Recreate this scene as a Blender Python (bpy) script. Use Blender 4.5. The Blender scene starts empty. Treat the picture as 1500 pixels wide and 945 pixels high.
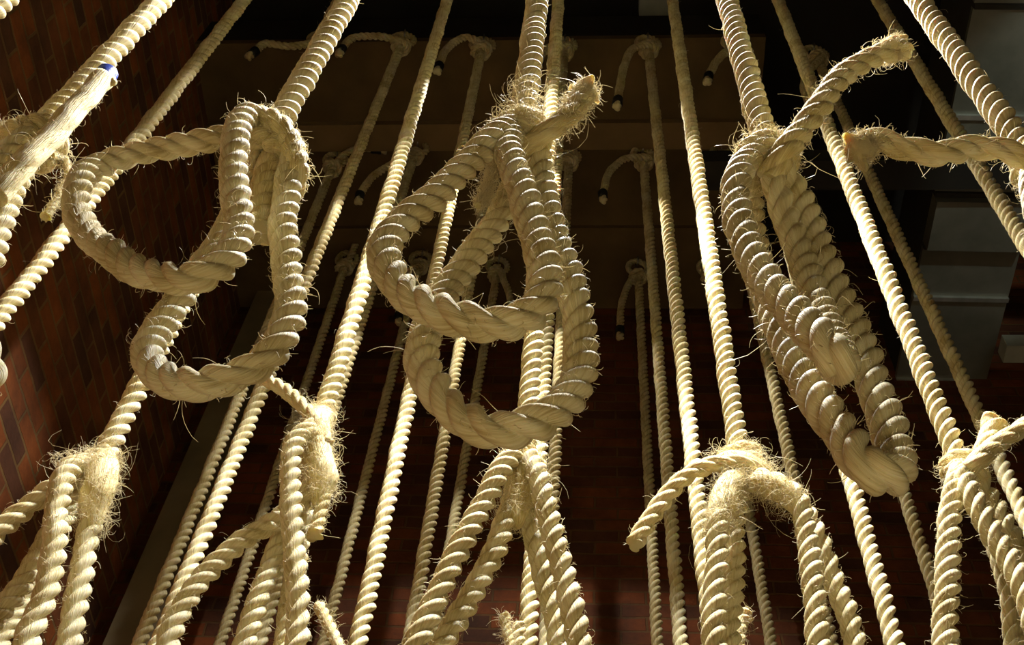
import bpy, math, random
import numpy as np
from mathutils import Vector, Matrix

random.seed(7)
rng = np.random.default_rng(7)
C = bpy.context.scene.collection
SC = bpy.context.scene

# ------------------------------------------------------------------ camera
F = 1750.0                      # focal length in pixels of the 1500 x 945 frame
CX, CY = 750.0, 472.5
ZEN = (870.0, -700.0)           # where plumb lines meet
CAM = Vector((0, 0, 1.6))
CH = 7.7                        # height of the main ceiling slab
VH = 8.5                        # height of the dark void above it
zc = Vector((ZEN[0]-CX, CY-ZEN[1], -F)).normalized()
yc = Vector((0, 0, -1)); yc = (yc - zc*yc.dot(zc)).normalized()
xc = yc.cross(zc)
ROT = Matrix((xc, yc, zc))      # camera space -> world
cam_d = bpy.data.cameras.new('camera')
cam_d.sensor_width = 36; cam_d.lens = F/1500*36; cam_d.clip_start = .05
cam_o = bpy.data.objects.new('camera', cam_d); C.objects.link(cam_o)
cam_o.matrix_world = Matrix.Translation(CAM) @ ROT.to_4x4()
SC.camera = cam_o

def ray(px, py):
    return ROT @ Vector(((px-CX)/F, (CY-py)/F, -1))
def at_y(px, py, Y):
    d = ray(px, py); return CAM + d*(Y/d.y)
def at_z(px, py, Z):
    d = ray(px, py); return CAM + d*((Z-CAM.z)/d.z)
def at_d(px, py, dep):
    return CAM + ray(px, py)*dep

# ------------------------------------------------------------------ light
SC.view_settings.view_transform = 'Standard'
SC.view_settings.look = 'None'
SC.view_settings.exposure = 0.0
SC.view_settings.gamma = 1.0
SC.view_settings.use_curve_mapping = False

w = bpy.data.worlds.new('world'); SC.world = w; w.use_nodes = True
w.node_tree.nodes['Background'].inputs[0].default_value = (.55, .42, .25, 1)
w.node_tree.nodes['Background'].inputs[1].default_value = 0.012

def spot(name, loc, aim, energy, size, blend, col, rad=.02):
    l = bpy.data.lights.new(name, 'SPOT'); l.energy = energy; l.spot_size = math.radians(size)
    l.spot_blend = blend; l.color = col; l.shadow_soft_size = rad
    o = bpy.data.objects.new(name, l); C.objects.link(o); o.location = loc
    o.rotation_euler = (Vector(aim)-Vector(loc)).to_track_quat('-Z', 'Y').to_euler(); return o
def area(name, loc, aim, energy, sx, sy, col):
    l = bpy.data.lights.new(name, 'AREA'); l.energy = energy; l.shape = 'RECTANGLE'
    l.size = sx; l.size_y = sy; l.color = col
    o = bpy.data.objects.new(name, l); C.objects.link(o); o.location = loc
    o.rotation_euler = (Vector(aim)-Vector(loc)).to_track_quat('-Z', 'Y').to_euler(); return o

KEY = at_y(766, 196, 2.12)
spot('hanging_spotlight', KEY, KEY+Vector((0, 0.15, -1)), 88, 127, .2, (1, .93, .80))
spot('front_spotlight', (0.12, .70, 6.5), (0.12, .85, 0), 1050, 88, .3, (1, .95, .84), .03)
spot('near_stem_fill_spot', (0.24, 1.06, 5.22), (0.20, 1.0, 0), 380, 132, .3, (.96, .98, 1), .03)  # added out of view to brighten the nearest stems and loops
area('warm_bounce_fill', (0.2, -.35, .8), (0.05, 1.4, 4.0), 13, .9, .6, (1, .83, .46))  # added low fill, stands in for warm bounce from below
spot('duct_fill_spot', (2.75, .2, 5.5), (2.45, 2.2, 7), 75, 30, .6, (.92, 1, .86), .05)  # added out of view only to brighten the duct panels

# ------------------------------------------------------------------ materials
def newmat(name):
    m = bpy.data.materials.new(name); m.use_nodes = True
    nt = m.node_tree; b = nt.nodes['Principled BSDF']
    return m, nt, b
def N(nt, t, **kw):
    n = nt.nodes.new(t)
    for k, v in kw.items():
        if k.startswith('_'): n.inputs[k[1:].replace('_', ' ')].default_value = v
        else: setattr(n, k, v)
    return n
def ramp(nt, stops):
    r = nt.nodes.new('ShaderNodeValToRGB'); e = r.color_ramp.elements
    e[0].position, e[0].color = stops[0][0], (*stops[0][1], 1)
    e[1].position, e[1].color = stops[-1][0], (*stops[-1][1], 1)
    for p, c in stops[1:-1]:
        x = e.new(p); x.color = (*c, 1)
    return r

def rope_mat(name, cols, bump=.6):
    m, nt, b = newmat(name); L = nt.links.new
    uv = N(nt, 'ShaderNodeUVMap', uv_map='UVMap')
    mp = N(nt, 'ShaderNodeMapping'); mp.inputs['Scale'].default_value = (26, 1.3, 1)
    L(uv.outputs[0], mp.inputs[0])
    n1 = N(nt, 'ShaderNodeTexNoise', _Scale=1.0, _Detail=4.0, _Roughness=.65)
    L(mp.outputs[0], n1.inputs['Vector'])
    mp2 = N(nt, 'ShaderNodeMapping'); mp2.inputs['Scale'].default_value = (70, 5, 1)
    L(uv.outputs[0], mp2.inputs[0])
    n2 = N(nt, 'ShaderNodeTexNoise', _Scale=1.0, _Detail=2.0)
    L(mp2.outputs[0], n2.inputs['Vector'])
    tc = N(nt, 'ShaderNodeTexCoord')
    n3 = N(nt, 'ShaderNodeTexNoise', _Scale=14.0, _Detail=2.0)
    L(tc.outputs['Object'], n3.inputs['Vector'])
    r = ramp(nt, [(.34, cols[0]), (.49, cols[1]), (.66, cols[2])])
    mx = N(nt, 'ShaderNodeMath', operation='MULTIPLY_ADD'); mx.inputs[1].default_value = .45
    L(n3.outputs[0], mx.inputs[0])
    s = N(nt, 'ShaderNodeMath', operation='MULTIPLY'); s.inputs[1].default_value = .55
    L(n1.outputs[0], s.inputs[0]); L(s.outputs[0], mx.inputs[2])
    L(mx.outputs[0], r.inputs[0]); L(r.outputs[0], b.inputs['Base Color'])
    ad = N(nt, 'ShaderNodeMath', operation='ADD'); L(n1.outputs[0], ad.inputs[0]); L(n2.outputs[0], ad.inputs[1])
    bp = N(nt, 'ShaderNodeBump'); bp.inputs['Strength'].default_value = bump; bp.inputs['Distance'].default_value = .0035
    L(ad.outputs[0], bp.inputs['Height']); L(bp.outputs[0], b.inputs['Normal'])
    b.inputs['Roughness'].default_value = .62
    b.inputs['Specular IOR Level'].default_value = .3
    b.inputs['Subsurface Weight'].default_value = .35
    b.inputs['Subsurface Radius'].default_value = (1, .6, .2)
    b.inputs['Subsurface Scale'].default_value = .012
    return m
ROPE = rope_mat('manila_rope', [(.42, .32, .13), (.68, .59, .335), (.86, .80, .55)])
RAW = rope_mat('unlaid_manila', [(.46, .33, .11), (.77, .65, .32), (.88, .80, .52)], .9)
FIB, nt, b = newmat('loose_manila_fibre')
b.inputs['Base Color'].default_value = (.85, .77, .55, 1); b.inputs['Roughness'].default_value = .4
tr = N(nt, 'ShaderNodeBsdfTranslucent'); tr.inputs[0].default_value = (.9, .8, .55, 1)
ms = N(nt, 'ShaderNodeMixShader'); ms.inputs[0].default_value = .5
nt.links.new(b.outputs[0], ms.inputs[1]); nt.links.new(tr.outputs[0], ms.inputs[2])
nt.links.new(ms.outputs[0], nt.nodes['Material Output'].inputs[0])

def noisy(name, c0, c1, scale=6, rough=.85, bump=.3, metal=0, dist=.01):
    m, nt, b = newmat(name); L = nt.links.new
    tc = N(nt, 'ShaderNodeTexCoord')
    n = N(nt, 'ShaderNodeTexNoise', _Scale=float(scale), _Detail=6.0, _Roughness=.6); L(tc.outputs['Object'], n.inputs['Vector'])
    r = ramp(nt, [(.3, c0), (.7, c1)]); L(n.outputs[0], r.inputs[0]); L(r.outputs[0], b.inputs['Base Color'])
    bp = N(nt, 'ShaderNodeBump'); bp.inputs['Strength'].default_value = bump; bp.inputs['Distance'].default_value = dist
    L(n.outputs[0], bp.inputs['Height']); L(bp.outputs[0], b.inputs['Normal'])
    b.inputs['Roughness'].default_value = rough; b.inputs['Metallic'].default_value = metal
    return m
BLUE = noisy('blue_tape', (.015, .035, .26), (.04, .08, .45), 60, .35, .2)
BLACK = noisy('black_tape', (.008, .008, .008), (.02, .02, .02), 60, .6, .2)
CONC = noisy('brown_stained_concrete', (.09, .058, .022), (.19, .122, .048), 2.2, .9, .5)
CONC2 = noisy('paler_brown_concrete', (.20, .135, .06), (.30, .20, .09), 3.0, .9, .4)
DARK = noisy('black_painted_deck', (.010, .009, .008), (.022, .019, .015), 2.0, .9, .3)
STEEL = noisy('worn_steel', (.35, .34, .32), (.6, .58, .54), 20, .35, .1, 1)
DUCT = noisy('grey_metal_cladding', (.16, .175, .15), (.30, .31, .27), 2.6, .42, .15, .55)
SEAM = noisy('bright_metal_edge', (.40, .43, .40), (.6, .62, .6), 10, .3, .1, .7)
PIER = noisy('brown_rendered_plaster', (.20, .155, .085), (.31, .245, .14), 3.0, .9, .3)
PALE = noisy('pale_grey_enamel', (.35, .38, .33), (.45, .48, .42), 10, .5, .1)
FLOOR = noisy('worn_timber_floor', (.16, .10, .05), (.28, .19, .10), 2, .6, .2)

def brick_mat(name, c1, c2, mortar, W=.25, Hh=.078, M=.015):
    m, nt, b = newmat(name); L = nt.links.new
    uv = N(nt, 'ShaderNodeUVMap', uv_map='UVMap')
    nz = N(nt, 'ShaderNodeTexNoise', _Scale=9.0, _Detail=3.0); L(uv.outputs[0], nz.inputs['Vector'])
    vm = N(nt, 'ShaderNodeVectorMath', operation='MULTIPLY_ADD')
    vm.inputs[1].default_value = (.014, .014, 0); L(nz.outputs['Color'], vm.inputs[0]); L(uv.outputs[0], vm.inputs[2])
    br = N(nt, 'ShaderNodeTexBrick'); L(vm.outputs[0], br.inputs['Vector'])
    br.inputs['Scale'].default_value = 1; br.inputs['Brick Width'].default_value = W+M
    br.inputs['Row Height'].default_value = Hh+M; br.inputs['Mortar Size'].default_value = M*.55
    br.inputs['Mortar Smooth'].default_value = .35; br.inputs['Bias'].default_value = -.1
    br.inputs['Color1'].default_value = (*c1, 1); br.inputs['Color2'].default_value = (*c2, 1)
    br.inputs['Mortar'].default_value = (*mortar, 1)
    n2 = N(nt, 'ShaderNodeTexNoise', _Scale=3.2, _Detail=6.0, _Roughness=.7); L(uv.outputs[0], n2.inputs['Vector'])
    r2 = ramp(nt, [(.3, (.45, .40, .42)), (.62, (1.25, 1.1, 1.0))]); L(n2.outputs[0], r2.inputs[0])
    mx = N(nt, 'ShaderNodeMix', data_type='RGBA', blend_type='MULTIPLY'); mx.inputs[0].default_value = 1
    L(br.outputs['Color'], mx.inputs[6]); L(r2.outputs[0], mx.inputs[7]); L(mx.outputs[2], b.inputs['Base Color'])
    n4 = N(nt, 'ShaderNodeTexNoise', _Scale=60.0, _Detail=3.0); L(uv.outputs[0], n4.inputs['Vector'])
    hh = N(nt, 'ShaderNodeMath', operation='MULTIPLY_ADD'); hh.inputs[1].default_value = -1.0
    L(br.outputs['Fac'], hh.inputs[0])
    h2 = N(nt, 'ShaderNodeMath', operation='MULTIPLY'); h2.inputs[1].default_value = .35
    L(n4.outputs[0], h2.inputs[0]); L(h2.outputs[0], hh.inputs[2])
    bp = N(nt, 'ShaderNodeBump'); bp.inputs['Strength'].default_value = .7; bp.inputs['Distance'].default_value = .008
    L(hh.outputs[0], bp.inputs['Height']); L(bp.outputs[0], b.inputs['Normal'])
    b.inputs['Roughness'].default_value = .9
    return m
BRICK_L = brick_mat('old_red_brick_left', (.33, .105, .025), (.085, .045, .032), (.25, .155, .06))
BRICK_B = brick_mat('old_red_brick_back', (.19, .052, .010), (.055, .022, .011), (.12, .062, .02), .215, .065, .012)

# ------------------------------------------------------------------ mesh helpers
def link(name, me, mat, parent=None, smooth=True):
    o = bpy.data.objects.new(name, me); C.objects.link(o)
    if mat: me.materials.append(mat)
    if smooth: me.polygons.foreach_set('use_smooth', [True]*len(me.polygons))
    if parent is not None:
        o.parent = parent; o.matrix_parent_inverse = Matrix.Translation(-parent.location)
    return o
def mesh_from(name, v, f, uvs=None):
    me = bpy.data.meshes.new(name); me.from_pydata([tuple(x) for x in v], [], f)
    if uvs is not None:
        ul = me.uv_layers.new(name='UVMap'); ul.data.foreach_set('uv', np.asarray(uvs, dtype=np.float32).ravel())
    me.update(); return me
def tag(o, label=None, cat=None, group=None, kind=None):
    if label: o['label'] = label
    if cat: o['category'] = cat
    if group: o['group'] = group
    if kind: o['kind'] = kind
    return o
def thing(name, loc, label, cat, group=None):
    o = bpy.data.objects.new(name, None); C.objects.link(o); o.location = loc
    o.empty_display_size = .1
    return tag(o, label, cat, group)

def box_pts(name, base, h, mat, parent=None, kind=None):
    """prism over the polygon base (points at its own z) raised by h"""
    n = len(base); v = [Vector(p) for p in base] + [Vector(p)+Vector((0, 0, h)) for p in base]
    f = [list(range(n))[::-1], list(range(n, 2*n))] + [[i, (i+1) % n, n+(i+1) % n, n+i] for i in range(n)]
    o = link(name, mesh_from(name, v, f), mat, parent, False)
    if kind: o['kind'] = kind
    return o
def wall(name, a, b, z0, z1, mat, thick, side):
    """upright wall from a to b with UVs in metres; side = unit vector away from the room"""
    a = Vector((a.x, a.y, 0)); b = Vector((b.x, b.y, 0)); L = (b-a).length; s = side*thick
    v = [a+Vector((0, 0, z0)), b+Vector((0, 0, z0)), b+Vector((0, 0, z1)), a+Vector((0, 0, z1))]
    v += [p+s for p in v]
    f = [[0, 1, 2, 3], [7, 6, 5, 4], [0, 4, 5, 1], [3, 2, 6, 7], [0, 3, 7, 4], [1, 5, 6, 2]]
    co = [(0, z0), (L, z0), (L, z1), (0, z1)]*2
    uv = [co[i] for q in f for i in q]
    o = link(name, mesh_from(name, v, f, uv), mat, None, False); o['kind'] = 'structure'; return o

# ---- rope sweep
def spline(P, step):
    P = np.array([tuple(p) for p in P], float)
    if len(P) == 2:
        L = np.linalg.norm(P[1]-P[0]); n = max(2, int(L/step)+1)
        return P[0]+(P[1]-P[0])*np.linspace(0, 1, n)[:, None]
    Q = np.vstack([2*P[0]-P[1], P, 2*P[-1]-P[-2]])
    out = []
    for i in range(1, len(Q)-2):
        p0, p1, p2, p3 = Q[i-1:i+3]
        t = [0.]
        for a, b2 in ((p0, p1), (p1, p2), (p2, p3)): t.append(t[-1]+max(1e-4, np.linalg.norm(b2-a))**.5)
        tt = np.linspace(t[1], t[2], 40, endpoint=False)[:, None]
        A1 = (t[1]-tt)/(t[1]-t[0])*p0+(tt-t[0])/(t[1]-t[0])*p1
        A2 = (t[2]-tt)/(t[2]-t[1])*p1+(tt-t[1])/(t[2]-t[1])*p2
        A3 = (t[3]-tt)/(t[3]-t[2])*p2+(tt-t[2])/(t[3]-t[2])*p3
        B1 = (t[2]-tt)/(t[2]-t[0])*A1+(tt-t[0])/(t[2]-t[0])*A2
        B2 = (t[3]-tt)/(t[3]-t[1])*A2+(tt-t[1])/(t[3]-t[1])*A3
        out.append((t[2]-tt)/(t[2]-t[1])*B1+(tt-t[1])/(t[2]-t[1])*B2)
    out.append(P[-1:]); D = np.vstack(out)
    for _ in range(2):
        D[1:-1] = D[1:-1]*.5+(D[:-2]+D[2:])*.25
    s = np.concatenate([[0], np.cumsum(np.linalg.norm(np.diff(D, axis=0), axis=1))])
    n = max(3, int(s[-1]/step)+1); q = np.linspace(0, s[-1], n)
    return np.stack([np.interp(q, s, D[:, k]) for k in range(3)], 1)
def frames(D):
    T = np.gradient(D, axis=0); T /= np.linalg.norm(T, axis=1)[:, None]
    n = np.cross(T[0], [0.3, 1, .1]); n /= np.linalg.norm(n); Ns = [n]
    for i in range(1, len(D)):
        n = n-T[i]*n.dot(T[i]); n /= np.linalg.norm(n); Ns.append(n)
    Ns = np.array(Ns); return T, Ns, np.cross(T, Ns)
QUAL = {'near': (48, 34), 'mid': (36, 22), 'far': (24, 14)}
def rope(name, P, parent, R=.025, mat=None, q='near', lay=2.2, groove=1., phase=None, ends=(0, 0), wob=.0008, flare=0):
    nu, ns = QUAL[q]; pitch = lay*2*R
    D = spline(P, pitch/ns); T, Nn, B = frames(D); n = len(D)
    s = np.concatenate([[0], np.cumsum(np.linalg.norm(np.diff(D, axis=0), axis=1))]); L = s[-1]
    if wob:
        k = rng.uniform(0, 6, 4)
        D = D+Nn*(wob*np.sin(s*19+k[0])+wob*np.sin(s*47+k[1]))[:, None]+B*(wob*np.sin(s*23+k[2])+wob*np.sin(s*41+k[3]))[:, None]
    ph = rng.uniform(0, 6) if phase is None else phase
    k = np.arange(nu); al = 2*np.pi*k/nu
    be = (al+np.pi/3) % (2*np.pi/3)-np.pi/3
    rc, rs = .48, .52
    prof = rc*np.cos(be)+np.sqrt(np.maximum(rs*rs-(rc*np.sin(be))**2, 0))
    prof = groove*prof+(1-groove)*.93
    # loosen and tighten along the length, so the lay is never machine perfect
    tw = ph+2*np.pi*s/pitch+.35*np.sin(s*9+ph)
    phi = tw[:, None]+al[None, :]
    rad = np.full(n, R)*(1+.03*np.sin(s*31+ph*2)+.02*np.sin(s*73+ph))
    for e, wh in ((ends[0], s), (ends[1], L-s)):
        if e: rad *= np.clip((wh/(R*e)), .0, 1)**.4*.97+.03
    if flare: rad *= 1+flare*np.exp(-(L-s)/(R*1.2))
    rr = rad[:, None]*prof[None, :]
    if flare:
        g = rng.normal(0, 1, (n, nu))
        for _ in range(3): g = (g+np.roll(g, 1, 1)+np.roll(g, -1, 1))/3; g[1:-1] = (g[2:]+g[:-2]+g[1:-1])/3
        rr *= 1+np.clip(.55*g, -.3, .35)*np.exp(-(L-s)/(R*1.6))[:, None]
    V = D[:, None, :]+rr[..., None]*(np.cos(phi)[..., None]*Nn[:, None, :]+np.sin(phi)[..., None]*B[:, None, :])
    v = np.vstack([V.reshape(-1, 3), D[:1]-T[:1]*R*.15, D[-1:]+T[-1:]*R*.15])
    i = np.arange(n-1)[:, None]*nu; a = i+k; b2 = i+(k+1) % nu
    f = np.stack([a, b2, b2+nu, a+nu], -1).reshape(-1, 4)
    faces = f.tolist()+[[n*nu, int((j+1) % nu), int(j)] for j in k]+[[n*nu+1, int((n-1)*nu+j), int((n-1)*nu+(j+1) % nu)] for j in k]
    u0 = (phi-ph)/(2*np.pi); u1 = u0[:, 0]+1; vv = s/(2*np.pi*R)
    U = np.concatenate([u0, u1[:, None]], 1)
    uvq = np.stack([np.stack([U[:-1, :-1], U[:-1, 1:], U[1:, 1:], U[1:, :-1]], -1),
                    np.broadcast_to(np.stack([vv[:-1], vv[:-1], vv[1:], vv[1:]], -1)[:, None, :], (n-1, nu, 4))], -1).reshape(-1, 2)
    capuv = np.array([[.5, 0], [.6, 0], [.4, 0]]*(2*nu))
    me = mesh_from(name, v, faces, np.vstack([uvq, capuv]))
    o = link(name, me, mat or ROPE, parent)
    o_data[o.name] = (D, Nn, B, T, s, R)
    return o
o_data = {}

def fibres(parent, specs, name='frayed_fibres', rad=.00048):
    """specs: (rope object or point list, count, length, curl, s-range)"""
    Vs, Fs, nv = [], [], 0
    for spec in specs:
        src, cnt, ln, curl = spec[:4]; rg = spec[4] if len(spec) > 4 else (0, 1); end = spec[5] if len(spec) > 5 else 0
        D, Nn, B, T, s, R = o_data[src.name]
        for _ in range(int(cnt)):
            i = int(rng.uniform(rg[0], rg[1])*(len(D)-1)); a = rng.uniform(0, 2*np.pi)
            out = Nn[i]*math.cos(a)+B[i]*math.sin(a)
            p = D[i]+out*R*.88
            d = out+T[i]*rng.normal(0, .7)+rng.normal(0, .25, 3)
            if end == 2: d = np.cross(out, T[i])*rng.choice([-1, 1])+out*.22+rng.normal(0, .22, 3)
            elif end: d = out*.5+T[i]*end*1.0+rng.normal(0, .35, 3)
            d /= np.linalg.norm(d)
            L = ln*rng.lognormal(-.25, .55); m = 6 if L > .015 else 3
            c = rng.normal(0, 1, 3); c /= np.linalg.norm(c); c *= curl*rng.uniform(.3, 1.6)
            r = rad*rng.uniform(.7, 1.4); pts = [p]
            for j in range(m):
                d = d+np.cross(c, d)/m*2.2+rng.normal(0, .08, 3)+np.array([0, 0, -.03]); d /= np.linalg.norm(d)
                p = p+d*L/m; pts.append(p)
            x = np.cross(d, [0, 0.2, 1]); x /= np.linalg.norm(x); y = np.cross(d, x)
            for j, q in enumerate(pts):
                rj = r*(1-.6*j/m)
                for t in range(3):
                    Vs.append(q+rj*(x*math.cos(t*2.094)+y*math.sin(t*2.094)))
            for j in range(m):
                for t in range(3):
                    b0 = nv+j*3; Fs.append([b0+t, b0+(t+1) % 3, b0+3+(t+1) % 3, b0+3+t])
            nv += 3*(m+1)
    o = link(name, mesh_from(name, Vs, Fs), FIB, parent); o['kind'] = 'stuff'; return o

def coil(c, axis, r, turns, h, start=0, squash=1.0, n=14):
    axis = Vector(axis).normalized(); x = axis.cross(Vector((0, 1, 0.05))).normalized(); y = axis.cross(x)
    k = int(n*turns)+1; pts = []
    for i in range(k):
        t = i/(k-1); a = start+t*turns*2*math.pi
        pts.append(Vector(c)+x*r*math.cos(a)+y*r*squash*math.sin(a)+axis*h*(t-.5))
    return pts

# ------------------------------------------------------------------ the room
ca, cb = at_z(352, 450, CH), at_z(1100, 452, CH)
bdir = (cb-ca); bdir.z = 0; bdir.normalize()                 # along the back wall
bout = Vector((-bdir.y, bdir.x, 0));
if bout.y < 0: bout = -bout
ldir = ray(815, 3072); ldir.z = 0; ldir.normalize()          # along the left wall, away from the camera
lout = Vector((-ldir.y, ldir.x, 0))
if lout.x > 0: lout = -lout
corner = ca
far_r = ca+bdir*7.2
near_l = ca-ldir*8.5
near_r = far_r-ldir*8.5
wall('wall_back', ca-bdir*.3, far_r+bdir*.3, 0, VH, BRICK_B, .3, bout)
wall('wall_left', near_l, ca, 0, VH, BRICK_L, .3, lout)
wall('wall_right', far_r, near_r, 0, VH, DARK, .3, bdir)
wall('wall_near', near_l, near_r, 0, VH, DARK, .3, -bout)
def flat(p, z): return Vector((p.x, p.y, z))
box_pts('floor', [flat(p, -.2) for p in (near_l, near_r, far_r, ca)], .2, FLOOR, kind='structure')
box_pts('ceiling', [flat(p, VH) for p in (near_l, near_r, far_r, ca)], .2, DARK, kind='structure')
# lower concrete slab that the far rows of ropes are tied to
sl_near = at_z(900, 57, CH); sl_right = at_z(1105, 250, CH)
def on_grid(p, u): return p+bdir*u
d_near = (sl_near-ca).dot(bout); u_r = (sl_right-ca).dot(bdir)
# left edge of the slab meets the skewed left wall
def left_u(d): return d*ldir.dot(bdir)/ldir.dot(bout)
sl = [ca+bout*d_near+bdir*left_u(d_near), ca+bout*d_near+bdir*u_r, ca+bdir*u_r, ca+bdir*0]
box_pts('ceiling_slab', [flat(p, CH) for p in sl], .05, CONC, kind='structure')
box_pts('ceiling_upstand', [flat(p, CH+.05) for p in sl], .3, DARK, kind='structure')
lg = at_z(900, 192, CH); d_l = (lg-ca).dot(bout)
a0 = ca+bout*(d_l-.07)+bdir*left_u(d_l); a1 = ca+bout*(d_l-.07)+bdir*u_r
box_pts('trim_1', [flat(a0, CH-.05), flat(a1, CH-.05), flat(a1+bout*.16, CH-.05), flat(a0+bout*.16, CH-.05)], .05, CONC2, kind='structure')
l3 = at_z(900, 330, CH); d_3 = (l3-ca).dot(bout)
a0 = ca+bout*d_3+bdir*left_u(d_3); a1 = ca+bout*d_3+bdir*u_r
box_pts('trim_2', [flat(a0, CH-.035), flat(a1, CH-.035), flat(a1+bout*.10, CH-.035), flat(a0+bout*.10, CH-.035)], .035, CONC, kind='structure')

def on_back(px, py, off=0):
    d = ray(px, py); t = ((ca-CAM).dot(bout)-off)/d.dot(bout); return CAM+d*t
e0, e1 = on_back(188, 905), on_back(246, 905)
box_pts('trim_3', [flat(e0, 0), flat(e1, 0), flat(e1-bout*.12, 0), flat(e0-bout*.12, 0)][::-1], CH, PIER, kind='structure')

# ---- metal clad duct on the right
DZ = 7.0
pA, pB = at_z(1428, 0, DZ), at_z(1312, 556, DZ)
pR, pR2 = at_z(1490, 385, DZ), at_z(1446, 600, DZ)
dd = (pB-pA).normalized(); dn = Vector((dd.y, -dd.x, 0))
if dn.x < 0: dn = -dn
dw = (pR-pA).dot(dn)
duct = thing('ventilation_duct', pA, 'long grey metal-clad duct of bolted panels running under the black ceiling on the right', 'duct')
def along(py):
    """distance along the duct whose seam crosses image height py at its left edge"""
    lo, hi = -3., 6.
    for _ in range(50):
        m = (lo+hi)/2; q = pA+dd*m; v = ROT.transposed() @ (q-CAM); y = CY-F*v.y/(-v.z)
        if y < py: lo = m
        else: hi = m
    return lo
seams = [-2.2, along(-150), along(8), along(170), along(283), along(360), along(435), along(555), along(600)]
for i in range(len(seams)-1):
    a, b_ = seams[i]+.012, seams[i+1]-.012
    z = DZ-(.07 if i == 4 else 0)
    q = [pA+dd*a, pA+dd*b_, pA+dd*b_+dn*dw, pA+dd*a+dn*dw]
    box_pts('panel', [flat(p, z) for p in q], .03 if i != 4 else .10, DUCT, duct)
for i, s_ in enumerate(seams[1:-1]):
    q = [pA+dd*(s_-.012), pA+dd*(s_+.012), pA+dd*(s_+.012)+dn*dw, pA+dd*(s_-.012)+dn*dw]
    o = box_pts('flange', [flat(p, DZ-.02) for p in q], .05, SEAM if i in (2, 5, 6, 7) else DARK, duct)
q = [pA+dd*seams[0]+dn*.01, pA+dd*seams[-1]+dn*.01, pA+dd*seams[-1]+dn*(dw-.01), pA+dd*seams[0]+dn*(dw-.01)]
box_pts('duct_body', [flat(p, DZ+.03) for p in q], .5, DARK, duct)
# cross beam that passes below the duct
q0 = at_z(1340, 235, DZ-.16); q1 = at_z(1340, 278, DZ-.16)
beam = box_pts('crossbeam', [flat(q0-bdir*1.0, DZ-.16), flat(q0+bdir*1.6, DZ-.16), flat(q1+bdir*1.6, DZ-.16), flat(q1-bdir*1.0, DZ-.16)], .12, DARK)
tag(beam, 'black beam crossing beneath the grey metal-clad duct at the upper right', 'beam')
gv = at_z(1487, 518, 6.85)
o = box_pts('junction_box', [flat(gv+bdir*x+bout*y, 6.85) for x, y in ((-.05, -.05), (.15, -.05), (.15, .06), (-.05, .06))], .10, PALE)
tag(o, 'small pale grey box fixed in the dark beside the metal-clad duct', 'box')
gv = at_z(962, 8, VH-.14)
o = box_pts('ceiling_box', [flat(gv+bdir*x+bout*y, VH-.14) for x, y in ((-.10, -.2), (.10, -.2), (.10, .06), (-.10, .06))], .14, PALE)
tag(o, 'pale grey rectangular box on the black ceiling at top centre', 'box')

# ------------------------------------------------------------------ far ropes tied to the slab
def far_rope(label, knot, low, tail, hidden=False, q='far', tape=True):
    kz = CH-.19
    K = at_z(knot[0], knot[1], kz)
    Lw = at_y(low[0], low[1], K.y)
    d = (Lw-K); d = d/(-d.z)
    bot = K+d*(kz-.02)
    t = thing('hanging_rope', flat(K, CH), label, 'rope', 'thin ropes knotted to the ceiling slab')
    s = rope('standing_rope', [K+Vector((0, 0, .02)), bot], t, q='mid' if q == 'far' else q)
    eye = K+Vector((0, 0, .12))
    rope('knot_loop', [K+Vector((-.012, 0, 0)), K+Vector((-.055, 0, .07)), K+Vector((-.04, 0, .145)), K+Vector((.0, 0, .17)),
                       K+Vector((.04, 0, .145)), K+Vector((.055, 0, .07)), K+Vector((.01, 0, -.005))], t, R=.018, q=q)
    rope('knot_turn', coil(K, (0.15, 0, 1), .038, 1.6, .05, start=rng.uniform(0, 6)), t, R=.018, q=q)
    if tail:
        P = [K+Vector((0.02, -.03, 0))]
        for i, (dx, dy) in enumerate(tail[:-1]):
            P.append(at_y(knot[0]+dx, knot[1]+dy, K.y-.05))
        tl = rope('tail', P, t, R=.021, q=q)
        a, b_ = P[-1], at_y(knot[0]+tail[-1][0], knot[1]+tail[-1][1], K.y-.05)
        u = (b_-a).normalized()
        rope('tape_band', [a-u*.012, a+u*.045], tl, R=.026, mat=BLACK, q='far', groove=.15, wob=0)
        e = rope('rope_end', [a+u*.04, a+u*.075], tl, R=.022, q='far')
        e['label'] = 'pale cut end beyond black tape'
    b = thing('eye_bolt', flat(K, CH), 'small steel eye bolt in the slab holding the ' + label, 'eye bolt', 'eye bolts in the ceiling slab')
    b['label'] = ' '.join(('steel eye bolt above the ' + label.replace('thin ', '')).split()[:16])
    rope('ring', coil(K+Vector((0, .0, .165)), (1, 0.0, 0), .026, 1.02, .0), b, R=.005, mat=STEEL, q='far', groove=0, wob=0)
    rope('shank', [flat(K, CH+.02), flat(K, CH-.012)], b, R=.007, mat=STEEL, q='far', groove=0, wob=0)
    return t

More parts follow.
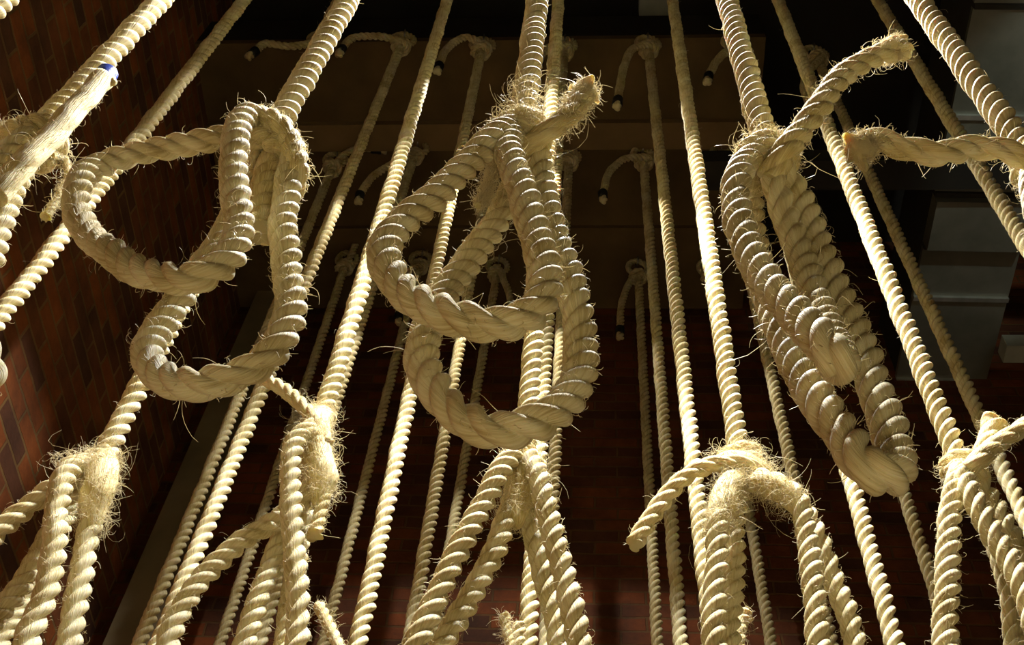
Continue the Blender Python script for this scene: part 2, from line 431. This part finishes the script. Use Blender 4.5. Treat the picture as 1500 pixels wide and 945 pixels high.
TA = [(-35, -15), (-70, -12), (-86, 4), (-92, 14)]
TB = [(-20, -20), (-50, -4), (-62, 22), (-67, 38)]
TC = [(-22, -2), (-36, 26), (-45, 74), (-48, 94)]
TD = [(-25, -6), (-50, 14), (-60, 46), (-58, 66)]
TE = [(-12, 8), (-24, 40), (-27, 78), (-27, 98)]
far_rope('thin rope in the front ceiling row, behind the upper left stem', (465, 66), (-150, 1230), [(-35, 2), (-75, -2), (-92, 10), (-102, 18)])
far_rope('thin rope with round top loop, front ceiling row, left', (587, 68), (265, 865), TA)
far_rope('thin rope in the front ceiling row with tail curled left to black tape', (705, 75), (525, 940), TB)
far_rope('thin rope close behind the central thick rope', (826, 75), (773, 940), [(-20, -6), (-30, 2), (-36, 14), (-38, 30)])
far_rope('thin rope with drooping tail, front ceiling row, right of centre', (950, 73), (1044, 940), TC)
far_rope('thin rope crossing behind the double looped rope on the right', (1078, 72), (1310, 940), [(-15, 5), (-30, 20), (-40, 40), (-44, 58)])
far_rope('thin rope knotted in shadow at the upper right', (1198, 88), (1430, 600), [(-15, 20), (-20, 40), (-10, 70), (-6, 88)])
far_rope('thin rope with coiled knot beside the left stem, middle row', (487, 245), (205, 940), [(20, -20), (40, -28), (60, -26), (80, -24)])
far_rope('thin rope with long bowed tail, middle row left of centre', (607, 228), (484, 614), [(-20, 6), (-60, 30), (-80, 58), (-84, 78)])
far_rope('thin bright rope seen through the central loops, middle row', (719, 235), (600, 940), None)
far_rope('thin bright rope right of the central stem, middle row', (833, 240), (802, 900), None)
far_rope('thin brown rope with pale tail end, middle row right of centre', (943, 238), (997, 940), TD)
far_rope('thin rope behind the knot of the right thick rope, middle row', (1060, 236), (1147, 628), None)
far_rope('thin rope at the right end of the middle row', (1168, 236), (1370, 865), None)
far_rope('thin dim rope at the left end of the back row', (505, 392), (325, 935), [(12, -25), (30, -60), (45, -80), (55, -90)])
far_rope('thin rope with small knot left of centre, back row', (614, 392), (485, 900), [(-15, 6), (-26, 36), (-30, 70), (-30, 90)])
far_rope('thin dim rope seen through the central loop, back row', (728, 402), (666, 760), [(10, 8), (18, 30), (20, 50), (21, 66)])
far_rope('thin brown rope with forked knot, back row right of centre', (935, 405), (963, 940), TE)
far_rope('thin rope hidden behind the thick rope right of centre, back row', (1040, 405), (1129, 940), None)

# ------------------------------------------------------------------ thick ropes
def top_and_foot(px, py, h, px2, py2):
    """rope passing (px,py) at distance factor h (in rope diameters) and (px2,py2), nearly plumb"""
    s = math.hypot(px-ZEN[0], py-ZEN[1]); dep = F*.05/(s/h)
    A = at_d(px, py, dep); B = at_y(px2, py2, A.y); return A, B
def stem_up(A, B, z=VH-.01):
    d = A-B; d = d/d.z; return A+d*(z-A.z)
def plumb_rope(label, px, py, h, px2, py2, q='mid', group='plain ropes hanging plumb'):
    A, B = top_and_foot(px, py, h, px2, py2); up = stem_up(A, B); d = (B-A)/(A-B).z
    t = thing('hanging_rope', up, label, 'rope', group)
    s = rope('standing_rope', [up, B+d*(B.z-.02)], t, q=q)
    fibres(t, [(s, 260, .012, 1.0)])
    return t
plumb_rope('thick rope crossing the left brick wall behind the looped ropes', 340, 23, 46, 30, 425)
plumb_rope('dark thick rope slanting past the metal-clad duct at upper right', 1300, 24, 47, 1490, 338)

class Knotted:
    def __init__(s, label, stem, h, q='near'):
        (x1, y1), (x2, y2) = stem
        s.A, s.B = top_and_foot(x1, y1, h, x2, y2)
        s.Y = s.B.y; s.q = q; s.up = stem_up(s.A, s.B)
        s.t = thing('knotted_rope', s.up, label, 'rope', 'thick ropes tied in hanging loops')
        s.stem = rope('standing_rope', [s.up, s.B], s.t, q=q)
        s.fib = [(s.stem, 900 if q == 'near' else 420, .007, 1.0), (s.stem, 120, .016, 1.3)]
    def P(s, pts):
        return [at_y(p[0], p[1], s.Y+(p[2] if len(p) > 2 else 0)) for p in pts]
    def seg(s, name, pts, R=.0238, mat=None, groove=.88, lay=2.45, ends=(0, 0), hair=1., flare=0, label=None, par=None):
        o = rope(name, s.P(pts), par or s.t, R=R, mat=mat, q=s.q, groove=groove, lay=lay, ends=ends, flare=flare)
        L = o_data[o.name][4][-1]
        s.fib += [(o, 700*L*hair, .008, 1.0), (o, 110*L*hair, .02, 1.5)]
        if label: o['label'] = label
        return o
    def wrap(s, pts, R=.034, groove=.12, name='fibre_wrap'):
        o = rope(name, s.P(pts), s.t, R=R, mat=RAW, q=s.q, groove=groove, lay=3, ends=(1.6, 2.6), wob=.002)
        L = o_data[o.name][4][-1]
        s.fib += [(o, 3600*L, .032, 1.6, (.05, .95), 2), (o, 1200*L, .02, 2.0, (.05, .95))]
        return o
    def coil(s, px, py, off, axis, r, turns, h, R=.022, start=0, mat=None, groove=.75, squash=.8, hair=1.0):
        c = at_y(px, py, s.Y+off)
        o = rope('knot_turn', coil(c, axis, r, turns, h, start, squash), s.t, R=R, mat=mat, q=s.q, groove=groove, ends=(1.5, 1.5))
        s.fib += [(o, 700*hair, .016, 1.6), (o, 160*hair, .036, 2.2)]
        return o
    def done(s):
        fibres(s.t, s.fib)

# N1: far left, mostly outside the frame
k = Knotted('thick knotted rope at the left edge with blue tape on its tail', ((235, 0), (55, 195)), 30)
k.seg('loop', [(75, 178, -.01), (35, 205, -.03), (2, 240, -.03), (-40, 320, -.03), (-90, 440), (-150, 500), (-190, 440, .03), (-150, 330, .04), (-60, 230, .03), (20, 190, .01)])
k.seg('loop', [(50, 215, .02), (12, 290, .0), (-8, 350, .0), (-40, 450), (-20, 560, .06), (-110, 620, .06), (-120, 450, .07), (-30, 280, .05)])
tl = k.seg('tail', [(-10, 290, -.04), (30, 245, -.05), (75, 200, -.05), (120, 150, -.05), (150, 116, -.05)], mat=RAW, groove=.2, lay=5, R=.023, ends=(0, 0))
k.seg('tape_band', [(144, 124, -.05), (158, 107, -.05)], R=.0215, mat=BLUE, groove=.1, hair=0, par=tl, label='blue tape band')
k.seg('rope_end', [(158, 112, -.05), (168, 122, -.05)], R=.009, mat=RAW, groove=.2, hair=.5, ends=(0, 1), par=tl)
k.seg('loose_strand', [(75, 226, -.01), (94, 232, .02), (99, 255, .03), (88, 285, .03), (66, 318, .03)], R=.007, mat=RAW, groove=.3, flare=.3, hair=4)
k.coil(48, 212, .0, (.5, 0, 1), .040, 1.6, .05, mat=RAW, groove=.5)
k.done()

# N2
k = Knotted('thick knotted rope with a long loop reaching left over the brick wall', ((510, 0), (402, 190)), 24)
k.seg('loop', [(412, 195, .01), (392, 178, -.03), (362, 170, -.06), (345, 200, -.08), (342, 260, -.08), (350, 330, -.08), (332, 382, -.08), (285, 407, -.08), (220, 402, -.06), (158, 368, -.03), (116, 320), (112, 278), (150, 240, .02), (235, 218, .01), (310, 205, 0), (370, 200, .02)], R=.0225)
k.seg('loop', [(395, 190, .01), (425, 222, -.01), (422, 270, -.02), (415, 330, -.02), (420, 400, -.02), (424, 470, -.03), (385, 530, -.03), (320, 557, -.02), (255, 560), (217, 530, .02), (226, 490, .04), (270, 430, .05), (315, 365, .05), (345, 310, .05), (380, 240, .03)], R=.0225)
k.seg('tail', [(405, 220, .02), (390, 260, .0), (382, 300, .0), (378, 345, .0)], mat=RAW, groove=.6, flare=.05)
k.coil(396, 225, .0, (-.25, 0, 1), .038, 1.5, .055, mat=RAW, groove=.6, start=1.2)
k.seg('knot_turn', [(362, 178, -.02), (390, 172, -.05), (425, 205, -.04), (436, 250, -.03), (425, 290, .01)], R=.02, mat=RAW, groove=.6, hair=3)
k.done()

# N3
k = Knotted('thick knotted rope at the centre with two hanging loops and frayed stub', ((787, 0), (766, 175)), 21.5)
k.seg('loop', [(765, 185, .0), (735, 190, -.04), (700, 225, -.05), (650, 275, -.05), (592, 325, -.05), (566, 355, -.06), (570, 398, -.07), (608, 440, -.08), (665, 466, -.09), (730, 474, -.09), (783, 455, -.09), (797, 405, -.09), (785, 345, -.08), (762, 275, -.07), (745, 220, -.05), (752, 190, -.01)])
k.seg('loop', [(782, 190, .01), (790, 240, .02), (800, 300, .02), (820, 370, .01), (842, 440, .0), (852, 510, .0), (838, 575, -.01), (790, 618, -.02), (725, 630, -.02), (662, 600, -.01), (625, 550, .0), (622, 495, .02), (652, 430, .05), (695, 370, .06), (735, 310, .06), (760, 250, .04), (768, 215, .02)])
tl = k.seg('tail', [(765, 215, .0), (795, 198, -.03), (825, 178, -.04), (845, 155, -.04), (858, 132, -.04)], mat=RAW, groove=.45, lay=4, R=.021, flare=.25, hair=2)
k.fib += [(tl, 900, .012, 1.5, (.85, 1), 1), (tl, 600, .018, 1.5, (.3, 1)), (k.stem, 260, .04, 2.0, (.972, 1))]
k.coil(764, 200, .0, (.1, 0, 1), .036, 1.5, .04, R=.02, mat=RAW, groove=.5, hair=2.2)
fr = k.seg('loose_strand', [(735, 215, .0), (722, 250, .0), (712, 285, .0), (700, 300, 0)], R=.006, mat=RAW, groove=.2, hair=30)
k.done()

# N4
k = Knotted('thick knotted rope right of centre with narrow nested loops and raised stub', ((1065, 0), (1124, 218)), 23)
k.seg('loop', [(1128, 222, .0), (1098, 232, -.03), (1080, 262, -.05), (1080, 310, -.06), (1095, 365, -.08), (1130, 420, -.11), (1172, 468, -.14), (1210, 508, -.17), (1228, 530, -.17), (1226, 522, -.11), (1206, 468, -.03), (1178, 390, .01), (1150, 315, .01), (1132, 255, -.01)], R=.0235, lay=2.9)
k.seg('loop', [(1140, 235, .0), (1162, 270, .02), (1190, 335, .02), (1222, 415, .01), (1258, 500, .0), (1290, 590, -.02), (1308, 655, -.04), (1308, 695, -.08), (1278, 688, -.10), (1232, 635, -.08), (1190, 575, -.05), (1155, 510, -.01), (1130, 450, .03), (1110, 380, .05), (1100, 300, .05), (1112, 240, .03)], R=.0235, lay=2.9)
tl = k.seg('tail', [(1125, 262, -.01), (1148, 228, -.04), (1175, 190, -.05), (1205, 148, -.06), (1238, 108, -.06), (1275, 86, -.06), (1316, 70, -.06)], mat=RAW, groove=.7, lay=3.6, R=.0235, flare=.22, hair=1.5)
k.fib += [(tl, 900, .012, 1.5, (.94, 1), 1), (tl, 300, .018, 1.5, (.9, 1))]
k.coil(1124, 232, .0, (-.1, 0, 1), .038, 1.7, .045, R=.02, mat=RAW, groove=.5, hair=2)
k.done()

# N5
k = Knotted('thick rope at the right edge with frayed stub pointing left', ((1345, 0), (1512, 238)), 26)
tl = k.seg('tail', [(1560, 290, .0), (1520, 245, -.04), (1475, 222, -.06), (1425, 216, -.06), (1375, 226, -.06), (1325, 216, -.06), (1285, 206, -.07), (1258, 222, -.07)], mat=RAW, groove=.85, lay=3.4, R=.0215, flare=.25, hair=1.4)
k.fib += [(tl, 900, .014, 1.2, (.94, 1), 1), (tl, 160, .02, 1.5, (.9, 1))]
k.coil(1525, 245, .0, (-.5, 0, 1), .038, 1.6, .05, R=.021, mat=RAW, groove=.5)
k.seg('loop', [(1515, 230, .0), (1520, 300, -.03), (1560, 420, -.03), (1620, 560), (1700, 600), (1720, 500, .03), (1640, 380, .05), (1550, 260, .03)])
k.done()
plumb_rope('sliver of thick rope in the upper left corner', 12, -8, 30, -60, 60, 'near')

# M1
k = Knotted('knotted rope low on the left wall beneath the long loop', ((497, 0), (152, 668)), 44, 'mid')
k.seg('loop', [(160, 668, .0), (125, 678, -.02), (95, 696, -.05), (84, 740, -.06), (80, 800, -.06), (66, 870, -.06), (40, 940, -.06), (20, 1040, -.06), (40, 1110, -.04), (80, 1060, -.02), (100, 945, 0), (118, 850, 0), (132, 770, .0), (146, 715, .0)])
k.seg('loop', [(140, 690, .03), (95, 705, .04), (50, 735, .05), (-5, 780, .05), (-60, 860, .05), (-40, 930, .06), (10, 885, .08), (60, 810, .09), (95, 740, .08), (135, 690, .05)])
k.wrap([(156, 664, .0), (148, 690, -.02), (144, 720, -.02), (138, 755, -.01), (132, 785, .0)], R=.035)
k.wrap([(84, 692, -.03), (112, 682, -.03), (145, 680, -.03)], R=.030)
k.done()
# M2
k = Knotted('knotted rope at lower left of centre with a tail poking up', ((655, 0), (474, 604)), 44, 'mid')
k.seg('loop', [(480, 610, .0), (455, 628, -.05), (430, 650, -.07), (426, 700, -.07), (428, 780, -.07), (436, 860, -.07), (434, 950, -.06), (400, 1080, -.05), (300, 1120, -.03), (240, 1040, -.01), (250, 930, .0), (290, 855, .0), (345, 800, .0), (400, 765, .0), (445, 730, .0), (465, 660, .0)])
k.seg('loop', [(455, 660, .04), (430, 740, .05), (400, 820, .05), (376, 885, .05), (352, 970, .05), (340, 1080, .05), (400, 1100, .06), (415, 980, .07), (425, 880, .07), (440, 790, .07), (460, 680, .05)])
k.seg('tail', [(480, 650, -.04), (450, 602, -.06), (418, 573, -.06), (385, 552, -.06)], R=.018, mat=RAW, groove=.7, ends=(0, .6), hair=1)
k.seg('tail', [(470, 640, .0), (480, 680, -.01), (474, 730, -.01), (460, 785, -.01)], R=.016, mat=RAW, groove=.6, hair=3, flare=.1)
k.wrap([(472, 600, .0), (462, 628, -.03), (466, 660, -.03), (472, 700, -.02), (466, 745, -.01)], R=.036)
k.wrap([(436, 650, -.05), (455, 634, -.06), (478, 636, -.05)], R=.028)
k.done()
# M3
k = Knotted('knotted rope at the bottom centre with four legs spreading beneath its knot', ((818, 0), (770, 655)), 40, 'mid')
k.seg('loop', [(772, 660, .0), (752, 668, -.04), (730, 695, -.06), (702, 748, -.06), (668, 815, -.06), (635, 885, -.06), (605, 960, -.06), (600, 1060, -.05), (700, 1140, -.04), (830, 1120, -.04), (862, 1030, -.05), (848, 940, -.06), (828, 850, -.06), (806, 765, -.06), (788, 700, -.06), (776, 672, -.03)])
k.seg('loop', [(765, 680, .0), (748, 740, .0), (730, 795, .0), (702, 850, .0), (672, 905, .0), (640, 965, .0), (640, 1050, .02), (720, 1090, .02), (800, 1060, .03), (822, 960, .03), (804, 870, .03), (784, 790, .02), (768, 710, .02)])
k.coil(765, 680, .0, (0, 0, 1), .034, 1.4, .05, R=.018, mat=RAW, groove=.5, hair=1)
k.wrap([(768, 670, .0), (764, 705, -.01), (760, 745, -.0), (758, 775, .0)], R=.036)
k.done()
# M4
k = Knotted('knotted rope at lower right of centre with its stub pointing down left', ((985, 0), (1082, 662)), 43, 'mid')
k.seg('tail', [(1118, 700, -.02), (1095, 682, -.06), (1050, 680, -.07), (1005, 698, -.07), (965, 742, -.07), (930, 798, -.07)], R=.020, mat=RAW, groove=.8, lay=3.4, hair=.8)
k.seg('loop', [(1100, 705, -.02), (1072, 712, -.06), (1055, 750, -.07), (1050, 820, -.07), (1046, 890, -.07), (1050, 960, -.07), (1080, 1080, -.06), (1160, 1100, -.06), (1205, 1020, -.06), (1198, 930, -.06), (1190, 850, -.06), (1180, 770, -.06), (1160, 722, -.06), (1120, 702, -.06), (1085, 705, -.03)])
k.seg('loop', [(1085, 700, .03), (1078, 760, .03), (1075, 850, .03), (1070, 950, .03), (1120, 1100, .03), (1230, 1120, .03), (1275, 1040, .03), (1250, 930, .02), (1222, 850, .02), (1195, 780, .0), (1160, 720, .0)])
k.wrap([(1085, 700, -.04), (1064, 722, -.064), (1056, 755, -.068), (1052, 785, -.07)], R=.031)
k.wrap([(1085, 706, -.05), (1120, 706, -.06), (1150, 726, -.06), (1168, 752, -.06)], R=.031)
k.wrap([(1040, 684, -.02), (1075, 678, -.03), (1110, 686, -.03), (1140, 704, -.02)], R=.030)
k.coil(1088, 678, .0, (0, 0, 1), .036, 1.5, .05, R=.019, mat=RAW, groove=.5, hair=1.6)
k.done()
# M5
k = Knotted('knotted rope at the lower right with a crossed knot and two stubs', ((1140, 0), (1404, 675)), 43, 'mid')
k.seg('loop', [(1408, 680, .0), (1402, 702, -.04), (1392, 760, -.05), (1388, 840, -.05), (1386, 940, -.05), (1400, 1050, -.05), (1480, 1100, -.05), (1530, 1000, -.06), (1510, 890, -.07), (1480, 825, -.07), (1448, 770, -.07), (1420, 720, -.07), (1408, 690, -.04)])
k.seg('loop', [(1418, 680, .0), (1440, 715, .0), (1470, 765, .0), (1498, 815, .0), (1530, 880, .0), (1540, 980, .02), (1495, 1020, .03), (1488, 930, .03), (1480, 860, .03), (1455, 790, .04), (1425, 710, .03)])
tl = k.seg('tail', [(1398, 705, -.03), (1425, 680, -.07), (1462, 650, -.07), (1515, 618, -.07)], R=.021, mat=RAW, groove=.5, lay=4, hair=1.5)
t2 = k.seg('tail', [(1430, 690, .0), (1446, 650, -.02), (1456, 618, -.03)], R=.024, mat=RAW, groove=.5, flare=.2, hair=1)
k.fib.append((t2, 250, .012, 1.5, (.8, 1), 1))
k.coil(1412, 692, .0, (.3, 0, 1), .036, 1.5, .05, R=.019, mat=RAW, groove=.5, hair=1)
k.done()

# stubs of lower ropes rising into the frame
def stub(label, pts, Y, R, groove=.6, hair=1, flare=0, mat=None):
    P = [at_y(x, y, Y) for x, y in pts]
    foot = P[-1].copy(); foot.z = .015
    t = thing('rope_stub', foot, label, 'rope')
    o = rope('stub', [foot, P[-1]*.5+foot*.5]+P[::-1], t, R=R, q='mid', mat=mat or RAW, groove=groove, flare=flare, ends=(0, .6))
    fibres(t, [(o, 240*hair, .016, 1.4, (.8, 1)), (o, 200*hair, .02, 1.2, (.95, 1), 1)])
stub('narrow pointed rope end rising at the bottom left of centre', [(464, 884), (478, 908), (496, 945), (515, 1000)], 2.1, .015)
stub('frayed rope end sticking up between the bottom centre legs', [(738, 900), (744, 925), (752, 960), (765, 1010)], 2.05, .012, hair=2, flare=.5)
stub('rounded rope end rising beside the lower right leg', [(1092, 897), (1080, 925), (1082, 960), (1085, 1010)], 2.1, .022, .4, flare=.3)
stub('bright rope stub showing low between the bottom centre legs', [(762, 912), (757, 945), (752, 990)], 2.2, .018, 1, hair=.6, mat=ROPE)
